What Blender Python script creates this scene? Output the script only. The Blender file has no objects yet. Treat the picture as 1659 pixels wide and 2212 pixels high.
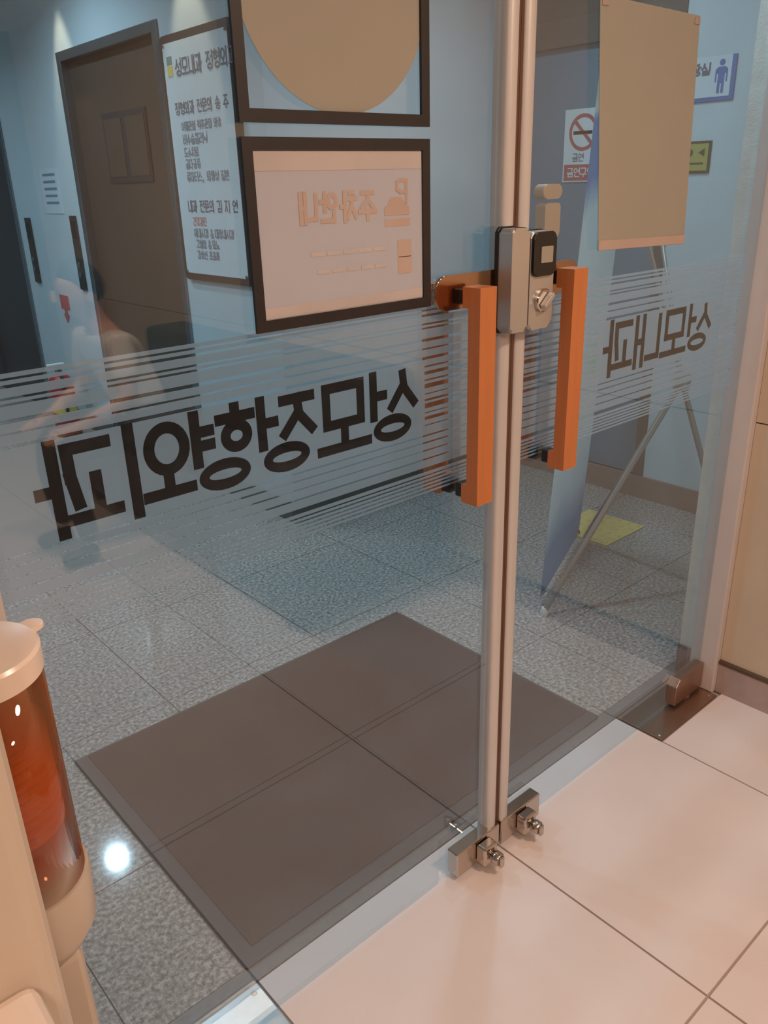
import bpy, bmesh, math, random
from mathutils import Vector, Matrix

random.seed(7)
SC = bpy.context.scene
COL = SC.collection

# ------------------------------------------------------------------ camera
def make_camera():
    yaw, pitch, roll = [math.radians(a) for a in (40.95, 22.07, 1.70)]
    f = Vector((math.sin(yaw) * math.cos(pitch), math.cos(yaw) * math.cos(pitch), -math.sin(pitch)))
    r = Vector((math.cos(yaw), -math.sin(yaw), 0))
    d = f.cross(r)
    r2 = r * math.cos(roll) + d * math.sin(roll)
    d2 = -r * math.sin(roll) + d * math.cos(roll)
    m = Matrix.Identity(4)
    for i in range(3):
        m[i][0] = r2[i]; m[i][1] = -d2[i]; m[i][2] = -f[i]
    m[0][3], m[1][3], m[2][3] = 0, 0, 1.5
    cd = bpy.data.cameras.new('camera')
    cd.sensor_fit = 'VERTICAL'; cd.sensor_height = 24.0; cd.sensor_width = 18.0
    cd.lens = 1757.0 / 2212.0 * 24.0
    cd.clip_start = 0.02
    o = bpy.data.objects.new('camera', cd); COL.objects.link(o)
    o.matrix_world = m
    SC.camera = o
make_camera()

# ------------------------------------------------------------------ world, lights, exposure
w = bpy.data.worlds.new('world'); SC.world = w; w.use_nodes = True
w.node_tree.nodes['Background'].inputs[0].default_value = (0.6, 0.75, 0.85, 1)
w.node_tree.nodes['Background'].inputs[1].default_value = 0.02
SC.view_settings.view_transform = 'Standard'
SC.view_settings.look = 'None'
SC.view_settings.exposure = 0.0
SC.view_settings.gamma = 1.0
SC.view_settings.use_curve_mapping = False

WARM = (1.0, 0.75, 0.58)
COOL = (0.54, 0.83, 1.0)
INSIDE_CEIL, LOBBY_CEIL = 2.45, 2.70
INSIDE_LAMPS = [(-0.50, -0.60, 15), (1.25, -0.45, 26), (-0.45, -1.80, 11), (1.10, -1.80, 11)]
LOBBY_LAMPS = [(0.60, 3.15, 11), (1.36, 4.42, 11), (2.75, 2.1, 5.5), (0.48, 5.2, 10), (1.3, 6.9, 8), (-0.6, 4.2, 9), (1.9, 1.45, 10)]  # last lamp is placed outside the door to brighten pier, banner and film
WALL_LAMPS = [(1.90, 4.88, 6), (1.90, 3.52, 6)]

def area_lamp(name, loc, size, power, col, spread=180):
    d = bpy.data.lights.new(name, 'AREA'); d.shape = 'DISK'; d.size = size
    d.energy = power; d.color = col; d.spread = math.radians(spread)
    o = bpy.data.objects.new(name, d); COL.objects.link(o); o.location = loc
    return o
for i, (x, y, p) in enumerate(INSIDE_LAMPS):
    area_lamp('inside_lamp_light', (x, y, INSIDE_CEIL - 0.03), 0.28, p, WARM)
for i, (x, y, p) in enumerate(LOBBY_LAMPS):
    area_lamp('lobby_lamp_light', (x, y, LOBBY_CEIL - 0.03), 0.10, p * 1.10, COOL, 150)
for i, (x, y, p) in enumerate(WALL_LAMPS):
    d = bpy.data.lights.new('wall_spot_light', 'SPOT'); d.energy = p * 4; d.color = (1.0, 0.86, 0.62)
    d.spot_size = math.radians(44); d.spot_blend = 0.5; d.shadow_soft_size = 0.02
    o = bpy.data.objects.new('wall_spot_light', d); COL.objects.link(o)
    o.location = (x, y, LOBBY_CEIL - 0.03); o.rotation_euler = (0, math.radians(-4), 0)

# ------------------------------------------------------------------ materials
def lin(c):
    return tuple(((v / 12.92) if v <= 0.04045 else ((v + 0.055) / 1.055) ** 2.4) for v in [x / 255 for x in c])

def nodes(name):
    m = bpy.data.materials.new(name); m.use_nodes = True
    return m, m.node_tree.nodes, m.node_tree.links

def plain(name, rgb, rough=0.5, metal=0.0, var=0.06, scale=8.0, bump=0.0, spec=0.5, coat=0.0, bscale=None):
    """Principled surface whose colour wanders a little with a world-space noise."""
    m, n, l = nodes(name)
    b = n['Principled BSDF']
    c = lin(rgb)
    geo = n.new('ShaderNodeNewGeometry')
    no = n.new('ShaderNodeTexNoise'); no.inputs['Scale'].default_value = scale; no.inputs['Detail'].default_value = 4
    l.new(geo.outputs['Position'], no.inputs['Vector'])
    cr = n.new('ShaderNodeValToRGB')
    cr.color_ramp.elements[0].position = 0.3; cr.color_ramp.elements[1].position = 0.7
    cr.color_ramp.elements[0].color = (*[v * (1 - var) for v in c], 1)
    cr.color_ramp.elements[1].color = (*[min(1, v * (1 + var)) for v in c], 1)
    l.new(no.outputs['Fac'], cr.inputs['Fac'])
    l.new(cr.outputs['Color'], b.inputs['Base Color'])
    b.inputs['Roughness'].default_value = rough
    b.inputs['Metallic'].default_value = metal
    b.inputs['Specular IOR Level'].default_value = spec
    b.inputs['Coat Weight'].default_value = coat
    if bump:
        n2 = n.new('ShaderNodeTexNoise'); n2.inputs['Scale'].default_value = bscale or scale * 8
        l.new(geo.outputs['Position'], n2.inputs['Vector'])
        bp = n.new('ShaderNodeBump'); bp.inputs['Strength'].default_value = bump; bp.inputs['Distance'].default_value = 0.002
        l.new(n2.outputs['Fac'], bp.inputs['Height']); l.new(bp.outputs['Normal'], b.inputs['Normal'])
    return m

def granite(name, a, b_, c_, rough):
    m, n, l = nodes(name); bs = n['Principled BSDF']
    geo = n.new('ShaderNodeNewGeometry')
    v1 = n.new('ShaderNodeTexNoise'); v1.inputs['Scale'].default_value = 85; v1.inputs['Detail'].default_value = 3; v1.inputs['Roughness'].default_value = 0.7
    l.new(geo.outputs['Position'], v1.inputs['Vector'])
    cr = n.new('ShaderNodeValToRGB'); e = cr.color_ramp.elements
    e[0].position = 0.36; e[0].color = (*lin(a), 1); e[1].position = 0.64; e[1].color = (*lin(c_), 1)
    k = e.new(0.5); k.color = (*lin(b_), 1)
    l.new(v1.outputs['Fac'], cr.inputs['Fac']); l.new(cr.outputs['Color'], bs.inputs['Base Color'])
    bs.inputs['Roughness'].default_value = rough
    return m

def wood(name, a, b_, rough=0.4):
    m, n, l = nodes(name); bs = n['Principled BSDF']
    geo = n.new('ShaderNodeNewGeometry'); mp = n.new('ShaderNodeMapping'); mp.inputs['Scale'].default_value = (60, 60, 5)
    no = n.new('ShaderNodeTexNoise'); no.inputs['Scale'].default_value = 1.5; no.inputs['Detail'].default_value = 5
    cr = n.new('ShaderNodeValToRGB'); e = cr.color_ramp.elements
    e[0].position = 0.3; e[0].color = (*lin(a), 1); e[1].position = 0.75; e[1].color = (*lin(b_), 1)
    l.new(geo.outputs['Position'], mp.inputs['Vector']); l.new(mp.outputs['Vector'], no.inputs['Vector'])
    l.new(no.outputs['Fac'], cr.inputs['Fac']); l.new(cr.outputs['Color'], bs.inputs['Base Color'])
    bs.inputs['Roughness'].default_value = rough
    return m

def glass_mat(name, tint, f0=0.10):
    """thin architectural glass: straight-through transmission plus Fresnel mirror reflection"""
    m, n, l = nodes(name); n.remove(n['Principled BSDF'])
    out = n['Material Output']
    tr = n.new('ShaderNodeBsdfTransparent'); tr.inputs[0].default_value = (*tint, 1)
    gl = n.new('ShaderNodeBsdfGlossy'); gl.inputs['Roughness'].default_value = 0.0
    lw = n.new('ShaderNodeLayerWeight'); lw.inputs['Blend'].default_value = 0.5
    pw = n.new('ShaderNodeMath'); pw.operation = 'POWER'; pw.inputs[1].default_value = 5.0
    ma = n.new('ShaderNodeMath'); ma.operation = 'MULTIPLY_ADD'; ma.inputs[1].default_value = 1 - f0; ma.inputs[2].default_value = f0
    mx = n.new('ShaderNodeMixShader')
    l.new(lw.outputs['Facing'], pw.inputs[0]); l.new(pw.outputs[0], ma.inputs[0]); l.new(ma.outputs[0], mx.inputs[0])
    l.new(tr.outputs[0], mx.inputs[1]); l.new(gl.outputs[0], mx.inputs[2]); l.new(mx.outputs[0], out.inputs['Surface'])
    return m

def film_mat(name):
    m, n, l = nodes(name); n.remove(n['Principled BSDF'])
    out = n['Material Output']
    tr = n.new('ShaderNodeBsdfTransparent'); tr.inputs[0].default_value = (0.95, 0.97, 0.97, 1)
    df = n.new('ShaderNodeBsdfDiffuse'); df.inputs[0].default_value = (0.62, 0.70, 0.76, 1)
    tl = n.new('ShaderNodeBsdfTranslucent'); tl.inputs[0].default_value = (0.62, 0.70, 0.76, 1)
    a = n.new('ShaderNodeMixShader'); a.inputs[0].default_value = 0.55
    b = n.new('ShaderNodeMixShader'); b.inputs[0].default_value = 0.66
    no = n.new('ShaderNodeTexNoise'); no.inputs['Scale'].default_value = 900
    geo = n.new('ShaderNodeNewGeometry'); l.new(geo.outputs['Position'], no.inputs['Vector'])
    ma = n.new('ShaderNodeMath'); ma.operation = 'MULTIPLY_ADD'; ma.inputs[1].default_value = 0.08; ma.inputs[2].default_value = 0.62
    l.new(no.outputs['Fac'], ma.inputs[0]); l.new(ma.outputs[0], b.inputs[0])
    l.new(df.outputs[0], a.inputs[1]); l.new(tl.outputs[0], a.inputs[2])
    l.new(tr.outputs[0], b.inputs[1]); l.new(a.outputs[0], b.inputs[2]); l.new(b.outputs[0], out.inputs['Surface'])
    return m

def paper_mat(name, rgb, trans=0.35):
    m, n, l = nodes(name); n.remove(n['Principled BSDF'])
    out = n['Material Output']; c = (*lin(rgb), 1)
    geo = n.new('ShaderNodeNewGeometry'); no = n.new('ShaderNodeTexNoise'); no.inputs['Scale'].default_value = 14
    l.new(geo.outputs['Position'], no.inputs['Vector'])
    cr = n.new('ShaderNodeValToRGB'); cr.color_ramp.elements[0].color = (*[v * 0.95 for v in c[:3]], 1); cr.color_ramp.elements[1].color = c
    l.new(no.outputs['Fac'], cr.inputs['Fac'])
    df = n.new('ShaderNodeBsdfDiffuse'); tl = n.new('ShaderNodeBsdfTranslucent'); mx = n.new('ShaderNodeMixShader')
    l.new(cr.outputs['Color'], df.inputs[0]); l.new(cr.outputs['Color'], tl.inputs[0])
    mx.inputs[0].default_value = trans
    l.new(df.outputs[0], mx.inputs[1]); l.new(tl.outputs[0], mx.inputs[2]); l.new(mx.outputs[0], out.inputs['Surface'])
    return m

def clear_plastic(name, tint, f0=0.05, fac_diffuse=0.15, dcol=(0.3, 0.1, 0.04)):
    m = glass_mat(name, tint, f0); n, l = m.node_tree.nodes, m.node_tree.links
    out = n['Material Output']; mix = out.inputs['Surface'].links[0].from_node
    df = n.new('ShaderNodeBsdfDiffuse'); df.inputs[0].default_value = (*dcol, 1)
    no = n.new('ShaderNodeTexNoise'); no.inputs['Scale'].default_value = 6
    ma = n.new('ShaderNodeMath'); ma.operation = 'MULTIPLY_ADD'; ma.inputs[1].default_value = 0.05; ma.inputs[2].default_value = fac_diffuse
    l.new(no.outputs['Fac'], ma.inputs[0])
    mx = n.new('ShaderNodeMixShader'); l.new(ma.outputs[0], mx.inputs[0])
    l.new(mix.outputs[0], mx.inputs[1]); l.new(df.outputs[0], mx.inputs[2]); l.new(mx.outputs[0], out.inputs['Surface'])
    return m

def emitter(name, rgb, s):
    m, n, l = nodes(name); b = n['Principled BSDF']
    b.inputs['Base Color'].default_value = (0.8, 0.8, 0.8, 1)
    b.inputs['Emission Color'].default_value = (*rgb, 1); b.inputs['Emission Strength'].default_value = s
    return m

def banner_mat(name):
    m, n, l = nodes(name); n.remove(n['Principled BSDF']); out = n['Material Output']
    tc = n.new('ShaderNodeTexCoord'); sp = n.new('ShaderNodeSeparateXYZ'); l.new(tc.outputs['UV'], sp.inputs[0])
    wv = n.new('ShaderNodeTexNoise'); wv.inputs['Scale'].default_value = 2.0; l.new(tc.outputs['UV'], wv.inputs['Vector'])
    ad = n.new('ShaderNodeMath'); ad.operation = 'MULTIPLY_ADD'; ad.inputs[1].default_value = 0.10; l.new(wv.outputs['Fac'], ad.inputs[0]); l.new(sp.outputs[1], ad.inputs[2])
    cr = n.new('ShaderNodeValToRGB'); e = cr.color_ramp.elements
    e[0].position = 0.0; e[0].color = (*lin((120, 155, 188)), 1); e[1].position = 1.0; e[1].color = (*lin((215, 215, 205)), 1)
    for p, c in ((0.13, (125, 160, 190)), (0.22, (215, 226, 232)), (0.34, (248, 250, 248)), (0.46, (248, 246, 222)), (0.56, (248, 250, 248)),
                 (0.80, (225, 235, 235)), (0.86, (140, 160, 205)), (0.955, (135, 155, 200)), (0.97, (225, 225, 225))):
        k = e.new(p); k.color = (*lin(c), 1)
    l.new(ad.outputs[0], cr.inputs['Fac'])
    df = n.new('ShaderNodeBsdfDiffuse'); tl = n.new('ShaderNodeBsdfTranslucent'); mx = n.new('ShaderNodeMixShader'); mx.inputs[0].default_value = 0.5
    l.new(cr.outputs['Color'], df.inputs[0]); l.new(cr.outputs['Color'], tl.inputs[0])
    l.new(df.outputs[0], mx.inputs[1]); l.new(tl.outputs[0], mx.inputs[2]); l.new(mx.outputs[0], out.inputs['Surface'])
    return m

M = dict(
    in_tile=plain('cream_tile', (220, 206, 202), 0.30, var=0.03, scale=5, spec=0.3),
    grout=plain('grout', (174, 157, 149), 0.8),
    lob_grout=plain('dark_grout', (105, 100, 97), 0.8),
    blue_granite=granite('blue_grey_granite', (118, 108, 102), (158, 148, 141), (198, 188, 181), 0.07),
    threshold=plain('dark_stone_threshold', (110, 108, 106), 0.3, var=0.12, scale=60),
    in_wall=plain('beige_panel', (204, 184, 162), 0.55, var=0.03, scale=4),
    in_paint=plain('cream_paint', (214, 198, 178), 0.7, var=0.02),
    marble=plain('brown_marble', (174, 153, 147), 0.25, var=0.10, scale=12),
    brownline=plain('dark_brown_strip', (92, 70, 56), 0.5),
    plaster=plain('white_ceiling', (225, 225, 220), 0.8, var=0.02),
    lob_wall=plain('pale_lobby_wall', (198, 208, 212), 0.6, var=0.03, scale=3),
    lob_grey=plain('grey_lobby_panel', (112, 136, 150), 0.6, var=0.04, scale=3),
    lob_brown=plain('brown_lobby_base', (150, 126, 116), 0.4, var=0.10, scale=12),
    dark_trim=plain('dark_taupe_trim', (98, 95, 90), 0.5, var=0.05),
    pier=plain('textured_grey_wallpaper', (226, 226, 218), 0.8, var=0.07, scale=30, bump=0.4, bscale=160),
    alu=plain('brushed_aluminium', (212, 205, 202), 0.42, metal=0.25, var=0.04, scale=3),
    jamb=plain('pinkish_jamb_paint', (203, 191, 187), 0.45, var=0.04, scale=6),
    gasket=plain('brown_gasket', (96, 66, 50), 0.6),
    chrome=plain('polished_chrome', (200, 190, 182), 0.12, metal=1.0, var=0.05),
    bronze=plain('bronze_plate', (186, 154, 128), 0.18, metal=1.0, var=0.06),
    satin=plain('satin_nickel', (204, 199, 195), 0.38, metal=0.7, var=0.04),
    black=plain('black_plastic', (34, 30, 30), 0.35),
    orange=wood('orange_wood', (190, 117, 70), (204, 122, 70), 0.4),
    blackframe=plain('black_frame', (40, 34, 34), 0.5, var=0.12, scale=30),
    ink=plain('dark_brown_vinyl', (34, 31, 32), 0.6),
    mat=plain('brown_mat', (46, 36, 34), 0.9, var=0.06, scale=20, bump=0.6, bscale=500),
    matedge=plain('dark_rubber_edge', (60, 60, 60), 0.7),
    darkplate=plain('dark_bronze_cover', (176, 146, 128), 0.32, metal=0.9, var=0.06),
    steel=plain('stainless_cover', (206, 218, 226), 0.3, metal=0.9, var=0.06, scale=40),
    lift=plain('brown_lift_door', (110, 94, 82), 0.30, metal=0.55, var=0.08, scale=2),
    lift_dark=plain('dark_lift_door', (62, 66, 70), 0.35, metal=0.4, var=0.08, scale=2),
    lift_frame=plain('steel_lift_frame', (150, 156, 160), 0.25, metal=0.9, var=0.05),
    board=plain('white_board', (212, 220, 224), 0.35, var=0.02),
    boardframe=plain('dark_board_frame', (78, 70, 66), 0.35, metal=0.4),
    text=plain('grey_text', (128, 138, 150), 0.6),
    text_red=plain('red_text', (206, 140, 134), 0.6),
    text_dark=plain('dark_text', (108, 112, 124), 0.6),
    yellow=plain('yellow_print', (214, 186, 92), 0.6),
    green=plain('green_print', (110, 140, 130), 0.6),
    white=plain('white_plastic', (226, 228, 226), 0.4),
    red=plain('red_paint', (176, 40, 38), 0.35),
    redsign=plain('red_sign', (190, 96, 98), 0.5),
    bluep=plain('blue_print', (84, 118, 176), 0.5),
    olive=plain('olive_yellow_sign', (176, 168, 96), 0.5),
    olivedark=plain('dark_olive', (70, 70, 52), 0.5),
    tactile=plain('yellow_tactile', (218, 188, 116), 0.6, var=0.08, scale=20),
    paper_cream=paper_mat('cream_paper', (196, 187, 172), 0.35),
    paper_white=paper_mat('white_paper', (216, 213, 218), 0.35),
    print_pink=plain('faint_orange_print', (188, 164, 152), 0.8),
    print_grey=plain('faint_grey_print', (192, 180, 176), 0.8),
    glass=glass_mat('door_glass', (0.93, 0.95, 0.96), 0.115),
    film=film_mat('frosted_film'),
    amber=clear_plastic('amber_tube', (0.90, 0.62, 0.42), 0.05, 0.16, (0.42, 0.16, 0.06)),
    cappl=plain('cream_plastic', (236, 214, 198), 0.25, var=0.02),
    cups=plain('paper_cups', (240, 196, 150), 0.7, var=0.05),
    beige=plain('beige_plastic', (198, 180, 162), 0.4, var=0.02),
    pinkbeige=plain('light_beige_plastic', (216, 197, 184), 0.4, var=0.02),
    banner=banner_mat('banner_print'),
    pole=plain('grey_pole', (170, 168, 164), 0.35, metal=0.6),
    hose=plain('black_rubber', (40, 40, 42), 0.6),
    lampw=emitter('warm_lamp', (1.0, 0.75, 0.5), 6.0),
    lampc=emitter('cool_lamp', (0.75, 0.92, 1.0), 60.0),
)

# ------------------------------------------------------------------ mesh helpers
def link(name, me, mat, parent=None, loc=None):
    o = bpy.data.objects.new(name, me); COL.objects.link(o)
    if mat is not None and not me.materials:
        me.materials.append(mat)
    if parent: o.parent = parent
    if loc is not None: o.location = loc
    return o

def tag(o, label, cat, kind=None, group=None):
    o['label'] = label; o['category'] = cat
    if kind: o['kind'] = kind
    if group: o['group'] = group
    return o

def empty(name, loc=(0, 0, 0)):
    o = bpy.data.objects.new(name, None); COL.objects.link(o); o.location = loc; o.empty_display_size = 0.1
    return o

def finish(bm, name, smooth=False):
    bmesh.ops.recalc_face_normals(bm, faces=bm.faces[:])
    me = bpy.data.meshes.new(name); bm.to_mesh(me); bm.free()
    if smooth:
        for p in me.polygons: p.use_smooth = True
    return me

def add_box(bm, a, b):
    x0, y0, z0 = a; x1, y1, z1 = b
    vs = [bm.verts.new(v) for v in ((x0, y0, z0), (x1, y0, z0), (x1, y1, z0), (x0, y1, z0), (x0, y0, z1), (x1, y0, z1), (x1, y1, z1), (x0, y1, z1))]
    for f in ((0, 3, 2, 1), (4, 5, 6, 7), (0, 1, 5, 4), (1, 2, 6, 5), (2, 3, 7, 6), (3, 0, 4, 7)):
        bm.faces.new([vs[i] for i in f])

def rel(p, parent):
    """world coordinates -> parent's local ones (parents are only translated)"""
    if parent is None: return Vector(p)
    v = Vector(p); q = parent
    while q: v = v - q.location; q = q.parent
    return v

def box(name, a, b, mat, parent=None, bevel=0.0, seg=2, smooth=False):
    a = Vector(a); b = Vector(b); c = (a + b) / 2
    bm = bmesh.new(); add_box(bm, a - c, b - c)
    if bevel > 0:
        bmesh.ops.bevel(bm, geom=bm.edges[:], offset=bevel, segments=seg, affect='EDGES', profile=0.5)
    return link(name, finish(bm, name, smooth), mat, parent, rel(c, parent))

def prism(name, pts, origin, u, v, depth, mat, parent=None, bevel=0.0):
    """polygon pts (list of 2D) in the plane origin+u*s+v*t, extruded by depth along u x v"""
    u = Vector(u); v = Vector(v); nrm = u.cross(v).normalized()
    bm = bmesh.new()
    lo = [bm.verts.new(u * p[0] + v * p[1]) for p in pts]
    hi = [bm.verts.new(u * p[0] + v * p[1] + nrm * depth) for p in pts]
    bm.faces.new(lo[::-1]); bm.faces.new(hi)
    k = len(pts)
    for i in range(k):
        j = (i + 1) % k
        bm.faces.new((lo[i], lo[j], hi[j], hi[i]))
    if bevel > 0:
        bmesh.ops.bevel(bm, geom=bm.edges[:], offset=bevel, segments=2, affect='EDGES', profile=0.5)
    return link(name, finish(bm, name), mat, parent, rel(origin, parent))

def lathe(name, prof, loc, mat, parent=None, n=40, axis='Z', smooth=True):
    bm = bmesh.new(); rings = []
    for r, h in prof:
        ring = []
        for i in range(n):
            a = 2 * math.pi * i / n
            p = (r * math.cos(a), r * math.sin(a), h)
            if axis == 'Y': p = (r * math.cos(a), h, r * math.sin(a))
            if axis == 'X': p = (h, r * math.cos(a), r * math.sin(a))
            ring.append(bm.verts.new(p))
        rings.append(ring)
    for k in range(len(rings) - 1):
        for i in range(n):
            j = (i + 1) % n
            bm.faces.new((rings[k][i], rings[k][j], rings[k + 1][j], rings[k + 1][i]))
    bm.faces.new(rings[0][::-1]); bm.faces.new(rings[-1])
    me = finish(bm, name, smooth)
    o = link(name, me, mat, parent, rel(loc, parent))
    if smooth:
        try: me.set_sharp_from_angle(angle=math.radians(40))
        except Exception: pass
    return o

def tube(name, pts, r, mat, parent=None, n=12):
    bm = bmesh.new(); pts = [Vector(p) for p in pts]; base = pts[0].copy(); rings = []
    for i, p in enumerate(pts):
        d = (pts[min(i + 1, len(pts) - 1)] - pts[max(i - 1, 0)]).normalized()
        s = d.orthogonal().normalized(); t = d.cross(s)
        if rings:
            s = (prev_s - d * prev_s.dot(d)).normalized(); t = d.cross(s)
        prev_s = s
        rings.append([bm.verts.new(p - base + (s * math.cos(2 * math.pi * k / n) + t * math.sin(2 * math.pi * k / n)) * r) for k in range(n)])
    for a, b in zip(rings, rings[1:]):
        for k in range(n):
            j = (k + 1) % n
            bm.faces.new((a[k], a[j], b[j], b[k]))
    bm.faces.new(rings[0][::-1]); bm.faces.new(rings[-1])
    me = finish(bm, name, True)
    try: me.set_sharp_from_angle(angle=math.radians(50))
    except Exception: pass
    return link(name, me, mat, parent, rel(base, parent))

def rrect(w, h, r, n=6):
    out = []
    for cx, cy, a0 in ((w / 2 - r, h / 2 - r, 0), (-w / 2 + r, h / 2 - r, 90), (-w / 2 + r, -h / 2 + r, 180), (w / 2 - r, -h / 2 + r, 270)):
        for i in range(n + 1):
            a = math.radians(a0 + 90 * i / n); out.append((cx + r * math.cos(a), cy + r * math.sin(a)))
    return out

# ------------------------------------------------------------------ stroke lettering (Hangul is composed from its jamo)
CHO = 'ㄱㄲㄴㄷㄸㄹㅁㅂㅃㅅㅆㅇㅈㅉㅊㅋㅌㅍㅎ'
JUNG = 'ㅏㅐㅑㅒㅓㅔㅕㅖㅗㅘㅙㅚㅛㅜㅝㅞㅟㅠㅡㅢㅣ'
JONG = ['', 'ㄱ', 'ㄲ', 'ㄳ', 'ㄴ', 'ㄵ', 'ㄶ', 'ㄷ', 'ㄹ', 'ㄺ', 'ㄻ', 'ㄼ', 'ㄽ', 'ㄾ', 'ㄿ', 'ㅀ', 'ㅁ', 'ㅂ', 'ㅄ', 'ㅅ', 'ㅆ', 'ㅇ', 'ㅈ', 'ㅊ', 'ㅋ', 'ㅌ', 'ㅍ', 'ㅎ']
CONS = {
    'ㄱ': [[(0, 1), (1, 1), (0.99, 0.5), (0.88, 0)]], 'ㄴ': [[(0, 1), (0, 0), (1, 0)]], 'ㄷ': [[(1, 1), (0, 1), (0, 0), (1, 0)]],
    'ㄹ': [[(0, 1), (1, 1), (1, .5), (0, .5), (0, 0), (1, 0)]], 'ㅁ': [[(0, 0), (0, 1), (1, 1), (1, 0), (0, 0)]],
    'ㅂ': [[(0, 1), (0, 0), (1, 0), (1, 1)], [(0, .5), (1, .5)]],
    'ㅅ': [[(.5, 1), (.44, .55), (0, 0)], [(.5, .62), (1, 0)]], 'ㅇ': ['ring'],
    'ㅈ': [[(0, 1), (1, 1)], [(.5, 1), (.44, .5), (0, 0)], [(.5, .55), (1, 0)]],
    'ㅊ': [[(.3, 1.05), (.7, 1.05)], [(0, .8), (1, .8)], [(.5, .8), (.44, .45), (0, 0)], [(.5, .5), (1, 0)]],
    'ㅋ': [[(0, 1), (1, 1), (.75, 0)], [(0, .52), (.9, .52)]], 'ㅌ': [[(1, 1), (0, 1), (0, 0), (1, 0)], [(0, .5), (1, .5)]],
    'ㅍ': [[(0, 1), (1, 1)], [(.28, 1), (.28, 0)], [(.72, 1), (.72, 0)], [(0, 0), (1, 0)]],
    'ㅎ': [[(.5, 1.12), (.5, .9)], [(0, .86), (1, .86)], 'ring_low'],
}
VERT = {'ㅏ': (1, 1, 0), 'ㅐ': (2, 1, 0), 'ㅑ': (1, 2, 0), 'ㅓ': (1, 0, 1), 'ㅔ': (2, 0, 1), 'ㅕ': (1, 0, 2), 'ㅖ': (2, 0, 2), 'ㅣ': (1, 0, 0)}
HORZ = {'ㅗ': (1, 0), 'ㅛ': (2, 0), 'ㅜ': (0, 1), 'ㅠ': (0, 2), 'ㅡ': (0, 0)}
COMB = {'ㅘ': 'ㅗㅏ', 'ㅙ': 'ㅗㅐ', 'ㅚ': 'ㅗㅣ', 'ㅝ': 'ㅜㅓ', 'ㅞ': 'ㅜㅔ', 'ㅟ': 'ㅜㅣ', 'ㅢ': 'ㅡㅣ'}

def cons_strokes(c, b):
    x0, y0, x1, y1 = b; out = []
    DBL = {'ㄲ': 'ㄱ', 'ㄸ': 'ㄷ', 'ㅃ': 'ㅂ', 'ㅆ': 'ㅅ', 'ㅉ': 'ㅈ'}
    if c in DBL:
        m = (x1 - x0) * .44
        return cons_strokes(DBL[c], (x0, y0, x0 + m, y1)) + cons_strokes(DBL[c], (x1 - m, y0, x1, y1))
    for s in CONS[c]:
        if s == 'ring': out.append(('ring', ((x0 + x1) / 2, (y0 + y1) / 2, (x1 - x0) / 2, (y1 - y0) / 2)))
        elif s == 'ring_low':
            h = (y1 - y0); out.append(('ring', ((x0 + x1) / 2, y0 + h * .32, (x1 - x0) * .36, h * .32)))
        else: out.append(('line', [(x0 + (x1 - x0) * p[0], y0 + (y1 - y0) * p[1]) for p in s]))
    return out

def vert_strokes(v, x0, x1, y0, y1):
    n, right, left = VERT[v]; out = []; mid = (y0 + y1) / 2; span = (y1 - y0)
    if right:
        xs = [x0] if n == 1 else [x0, x0 + (x1 - x0) * .8]
        for x in xs: out.append(('line', [(x, y0), (x, y1)]))
        for k in range(right):
            yy = mid if right == 1 else mid + (k - .5) * span * .3
            out.append(('line', [(xs[0], yy), (x1 if n == 1 else xs[1], yy)]))
    else:
        xs = [x1] if n == 1 else [x1 - (x1 - x0) * .5, x1]
        for x in xs: out.append(('line', [(x, y0), (x, y1)]))
        for k in range(left):
            yy = mid if left == 1 else mid + (k - .5) * span * .3
            out.append(('line', [(xs[0] - (x1 - x0) * (.95 if n == 1 else .5), yy), (xs[0], yy)]))
    return out

def horz_strokes(v, x0, x1, yb, h):
    up, dn = HORZ[v]; out = [('line', [(x0, yb), (x1, yb)])]
    for k in range(up):
        x = (x0 + x1) / 2 if up == 1 else x0 + (x1 - x0) * (.33 + .34 * k); out.append(('line', [(x, yb), (x, yb + h)]))
    for k in range(dn):
        x = (x0 + x1) / 2 if dn == 1 else x0 + (x1 - x0) * (.33 + .34 * k); out.append(('line', [(x, yb), (x, yb - h)]))
    return out

def syllable(ch):
    k = ord(ch) - 0xAC00
    c, v, t = CHO[k // 588], JUNG[(k % 588) // 28], JONG[k % 28]
    S = []
    low = 0.40 if t else 0.0
    if v in VERT:
        S += cons_strokes(c, (0.08, low + 0.07 + (0.06 if not t else 0.02), 0.50 if v == 'ㅐ' else 0.56, 0.93))
        S += vert_strokes(v, 0.66 if v == 'ㅐ' else 0.72, 0.97 if v == 'ㅐ' else 0.94, low - (0.0 if t else -0.02), 0.98)
    elif v in HORZ:
        if t:
            S += cons_strokes(c, (0.2, 0.66, 0.8, 0.96)); S += horz_strokes(v, 0.06, 0.94, 0.46, 0.12)
        else:
            S += cons_strokes(c, (0.17, 0.44, 0.83, 0.95)); S += horz_strokes(v, 0.04, 0.96, 0.10 if HORZ[v][1] == 0 else 0.30, 0.26)
    else:
        h, vv = COMB[v]
        if c == 'ㄱ' and not t and h == 'ㅗ':
            S += cons_strokes(c, (0.10, 0.30, 0.58, 0.93)) + [('line', [(0.04, 0.13), (0.68, 0.13)]), ('line', [(0.27, 0.13), (0.27, 0.56)])]
        else:
            S += cons_strokes(c, (0.08, low * .6 + 0.42, 0.58, 0.93))
            S += horz_strokes(h, 0.04, 0.66, (0.14 if HORZ[h][1] == 0 else 0.28) + low * .75, 0.2 if not t else .1)
        S += vert_strokes(vv, 0.76 if VERT[vv][1] else 0.70, 0.95 if VERT[vv][1] else 0.82, low + 0.0, 1.0)
    if t: S += cons_strokes(t, (0.22, 0.05, 0.88, 0.31))
    return S

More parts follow.
